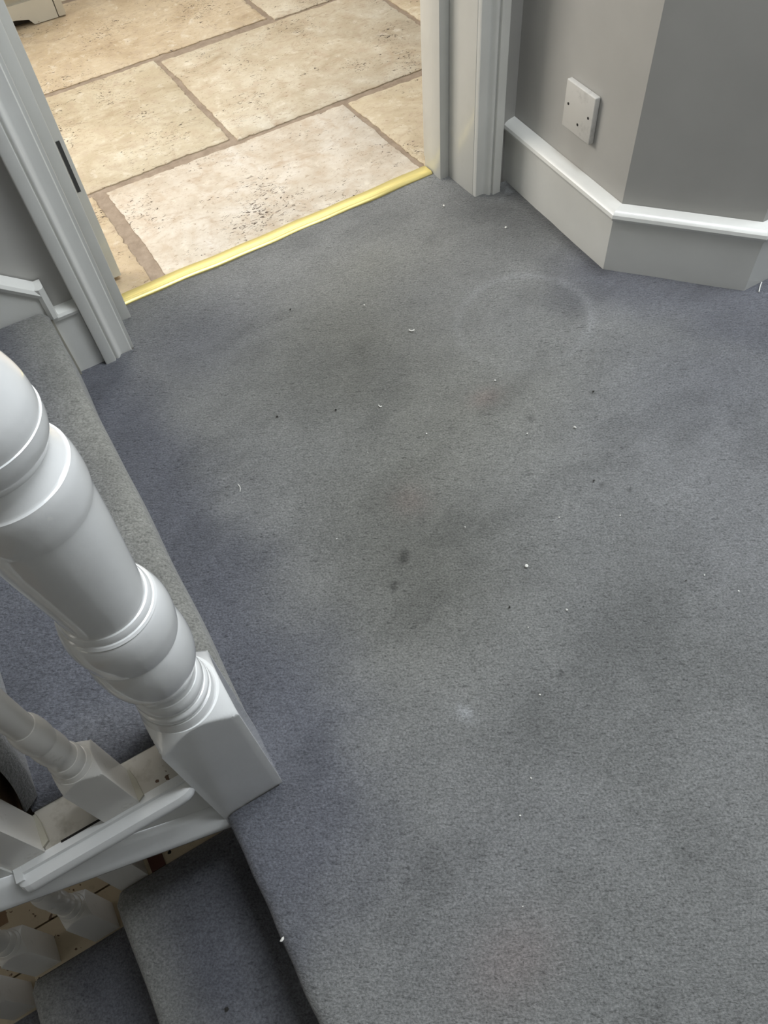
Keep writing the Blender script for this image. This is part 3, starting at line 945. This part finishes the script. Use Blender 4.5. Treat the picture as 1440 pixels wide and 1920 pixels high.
M_gloss2 = paint('baluster_paint', (0.69, 0.67, 0.63), 0.38, coat=0.3, dirt=0.1)
GU = 'white balusters on the open tread ends'
zt = RISE - 0.0095
b1 = baluster((-0.1950, 0.3635, zt), 0.505, 'slim white turned baluster standing next to the big newel, behind the moulded tread edge', group=GU)
b2 = empty('baluster', (-0.3000, 0.3680, zt))
turned(BH, 0.188, 0.202, 64).build('square_base', M_gloss2, b2, ang=28)
lathe([(z + 0.08, r) for z, r in bal_profile(0.505)], 56).build('turned_shaft', M_gloss2, b2, ang=32)
tag(b2, None, 'baluster', GU); b2['label'] = 'grubby baluster foot at the left edge of the photo, beside the rolled carpet end'
GL = 'balusters of the flight going down'
LEAN = math.radians(-3.0)
l0 = baluster((-0.2855, 0.3925, -DR - 0.0095), 0.125, 'pale square baluster foot tucked under the white string, beside the dark red patch', (LEAN, 0, 0), GL)
l1 = baluster((-0.3885, 0.3965, -2 * DR - 0.0095), 0.375, 'beige turned baluster just below the white string, foot behind the first lower step', (LEAN, 0, 0), GL)
l2 = dup(l1, (-0.4845, 0.3985, -2 * DR - 0.0095), (LEAN, 0, 0)); l2['label'] = 'shaded baluster with its foot at the left end of the second lower tread'
l3 = dup(l1, (-0.5965, 0.4015, -3 * DR - 0.0095), (LEAN, 0, 0)); l3['label'] = 'lowest baluster, cut by the photo\'s left edge beyond the second lower step'
# caulk smears where the upper balusters meet the tread
for bb, (dx, dy) in ((b1, (0.0205, -0.004)), (b2, (0.0205, 0.0))):
    mbx = MB()
    mbx.prism([(dx, dy - 0.016, 0.0005), (dx + 0.007, dy - 0.012, 0.0005), (dx + 0.005, dy + 0.010, 0.0005), (dx + 0.002, dy + 0.022, 0.0005), (dx - 0.0005, dy + 0.022, 0.0005)], (0, 0, 0.004))
    mbx.build('caulk_smear', M_filler, bb)['label'] = 'yellowed caulk along the foot'

# ------------------------------------------------------------------ blank outlet plate on the right wall
dW = (W[1] - W[0]).normalized()
nW = Vector((dW.y, -dW.x))
if nW.x > 0: nW = -nW
ctr = Vector((0.9474, 1.2218)) + (A1 - A0).normalized() * 0.1835
ctr = W[0] + dW * ((ctr - W[0]).dot(dW))
pe = empty('outlet_plate', (ctr.x, ctr.y, 0.237))
Mx = Matrix(((dW.x, 0, nW.x), (dW.y, 0, nW.y), (0, 1, 0))).to_4x4()
Mx.translation = (ctr.x, ctr.y, 0.237)
pe.matrix_world = Mx
tag(pe, 'smudged white square blank outlet plate with three small holes on the grey wall', 'outlet plate')
HW = 0.0425
loop2 = []
plate = MB().box(-HW, HW, -HW, HW, 0.0005, 0.0115).build('plate', M_plastic, pe, bevel=0.0022, seg=3)
for x, y in ((-0.030, 0.0025), (0.030, 0.0025), (0.0035, -0.0215)):
    q = MB()
    q.loft([[(x + r * math.cos(a * math.pi / 8), y + r * math.sin(a * math.pi / 8), zz) for a in range(16)] for zz, r in ((0.0105, 0.0024), (0.0118, 0.0026))])
    q.build('screw_hole', M_dark, plate)

# ------------------------------------------------------------------ bits on the carpet
def ground(px, py, z=0.0):
    d = R @ np.array([px - 720.0, py - 960.0, F]); t = (z - 1.0) / d[2]
    return d[0] * t, d[1] * t


def lint(px, py, size, kind=0, name='lint_speck', m=None, z=0.003):
    x, y = ground(px, py, z if z < 0 else 0.0)
    bm = bmesh.new()
    bmesh.ops.create_icosphere(bm, subdivisions=1, radius=size)
    for v_ in bm.verts:
        v_.co = Vector((v_.co.x * random.uniform(0.6, 1.4), v_.co.y * random.uniform(0.5, 1.1), v_.co.z * random.uniform(0.4, 0.9)))
    me = bpy.data.meshes.new(name); bm.to_mesh(me); bm.free()
    me.materials.append(m or M_lint)
    o = bpy.data.objects.new(name, me); COL.objects.link(o)
    o.location = (x, y, z); o.rotation_euler = (0, 0, random.uniform(0, 3))
    return o


SPK = [(948, 428, 3.0), (832, 388, 2.6), (1077, 803, 2.6), (987, 1063, 3.0), (683, 574, 1.6), (928, 715, 1.8), (872, 990, 1.4), (800, 815, 1.3), (1048, 972, 1.2),
       (1062, 1145, 1.6), (1012, 1304, 1.4), (990, 1178, 1.0), (1384, 1110, 1.4), (995, 1460, 1.4), (632, 1012, 1.0), (988, 815, 1.6), (623, 398, 1.8), (1162, 968, 1.4),
       (975, 1530, 1.2), (690, 850, 1.0), (980, 1700, 1.0), (530, 1762, 3.0), (1320, 1080, 1.2)]
OWN = {(948, 428): 'white lint speck just below the skirting of the socket wall', (832, 388): 'white lint speck below the foot of the right door casing',
       (1077, 803): 'white lint speck right of the round brown spot on the carpet', (987, 1063): 'bright white lint speck right of the two dark stains, mid carpet',
       (530, 1762): 'white lint flake on the landing edge above the lower steps', (928, 715): 'white lint speck just below the faint pot ring',
       (623, 398): 'white lint speck beside the middle of the brass strip', (988, 815): 'small white lint speck just below the round brown spot',
       (683, 574): 'white lint speck on the worn patch left of the pot ring', (1012, 1304): 'white lint speck right of the chalky white scuff',
       (632, 1012): 'faint lint speck left of the two dark stains'}
for px, py, s in SPK:
    tag(lint(px, py, s * 0.001), OWN.get((px, py), 'tiny white speck of lint lying loose on the open grey carpet'), 'lint', 'white lint specks on the landing carpet')
CRB = [(630, 770, 2.2), (520, 783, 2.2), (1113, 903, 2.0), (1112, 736, 2.4), (545, 582, 2.4), (955, 1140, 2.0), (1285, 1090, 1.5)]
OWNC = {(545, 582): 'dark crumb nearest the brass strip', (1112, 736): 'dark crumb below the chamfered wall, right of the pot ring',
        (955, 1140): 'dark crumb right of the two dark stains', (1285, 1090): 'dark crumb nearest the right edge of the photo',
        (1113, 903): 'reddish dark crumb on the right half of the carpet', (630, 770): 'dark crumb on the worn patch, the right one of a pair', (520, 783): 'dark crumb on the worn patch, the left one of a pair'}
for px, py, s in CRB:
    tag(lint(px, py, s * 0.001, name='crumb', m=M_crumb), OWNC[(px, py)], 'crumb', 'dark crumbs on the landing carpet')

tag(lint(425, 1892, 0.0035, name='crumb', m=M_crumb, z=-0.1635), 'dark scrap lying on the top tread of the flight going down', 'crumb')


def thread(pixels, rad, name, label, m=M_lint):
    pts = [Vector((*ground(*p), 0.0035)) for p in pixels]
    sp = spline([tuple(p) for p in pts], 5)
    rings = []
    for i, p in enumerate(sp):
        a = Vector(sp[max(0, i - 1)]); b_ = Vector(sp[min(len(sp) - 1, i + 1)]); t = (b_ - a).normalized()
        n1 = t.cross(Vector((0, 0, 1))).normalized(); n2 = Vector((0, 0, 1))
        rings.append([Vector(p) + (n1 * math.cos(k * math.pi / 3) + n2 * math.sin(k * math.pi / 3)) * rad for k in range(6)])
    o = MB().loft(rings).build(name, m)
    tag(o, label, 'thread')
    return o


thread([(767, 621), (772, 623), (777, 621)], 0.0011, 'thread', 'short white curl of thread in the middle of the carpet, below the doorway')
thread([(1427, 532), (1424, 540), (1422, 550)], 0.0011, 'thread', 'white thread standing by the corner of the right-hand skirting')
thread([(710, 762), (713, 765), (716, 764)], 0.0009, 'thread', 'cream wisp of thread left of the dark spot on the carpet')
thread([(447, 910), (451, 916), (451, 924)], 0.0006, 'thread', 'fine pale hair-like thread near the blue edge by the first step')
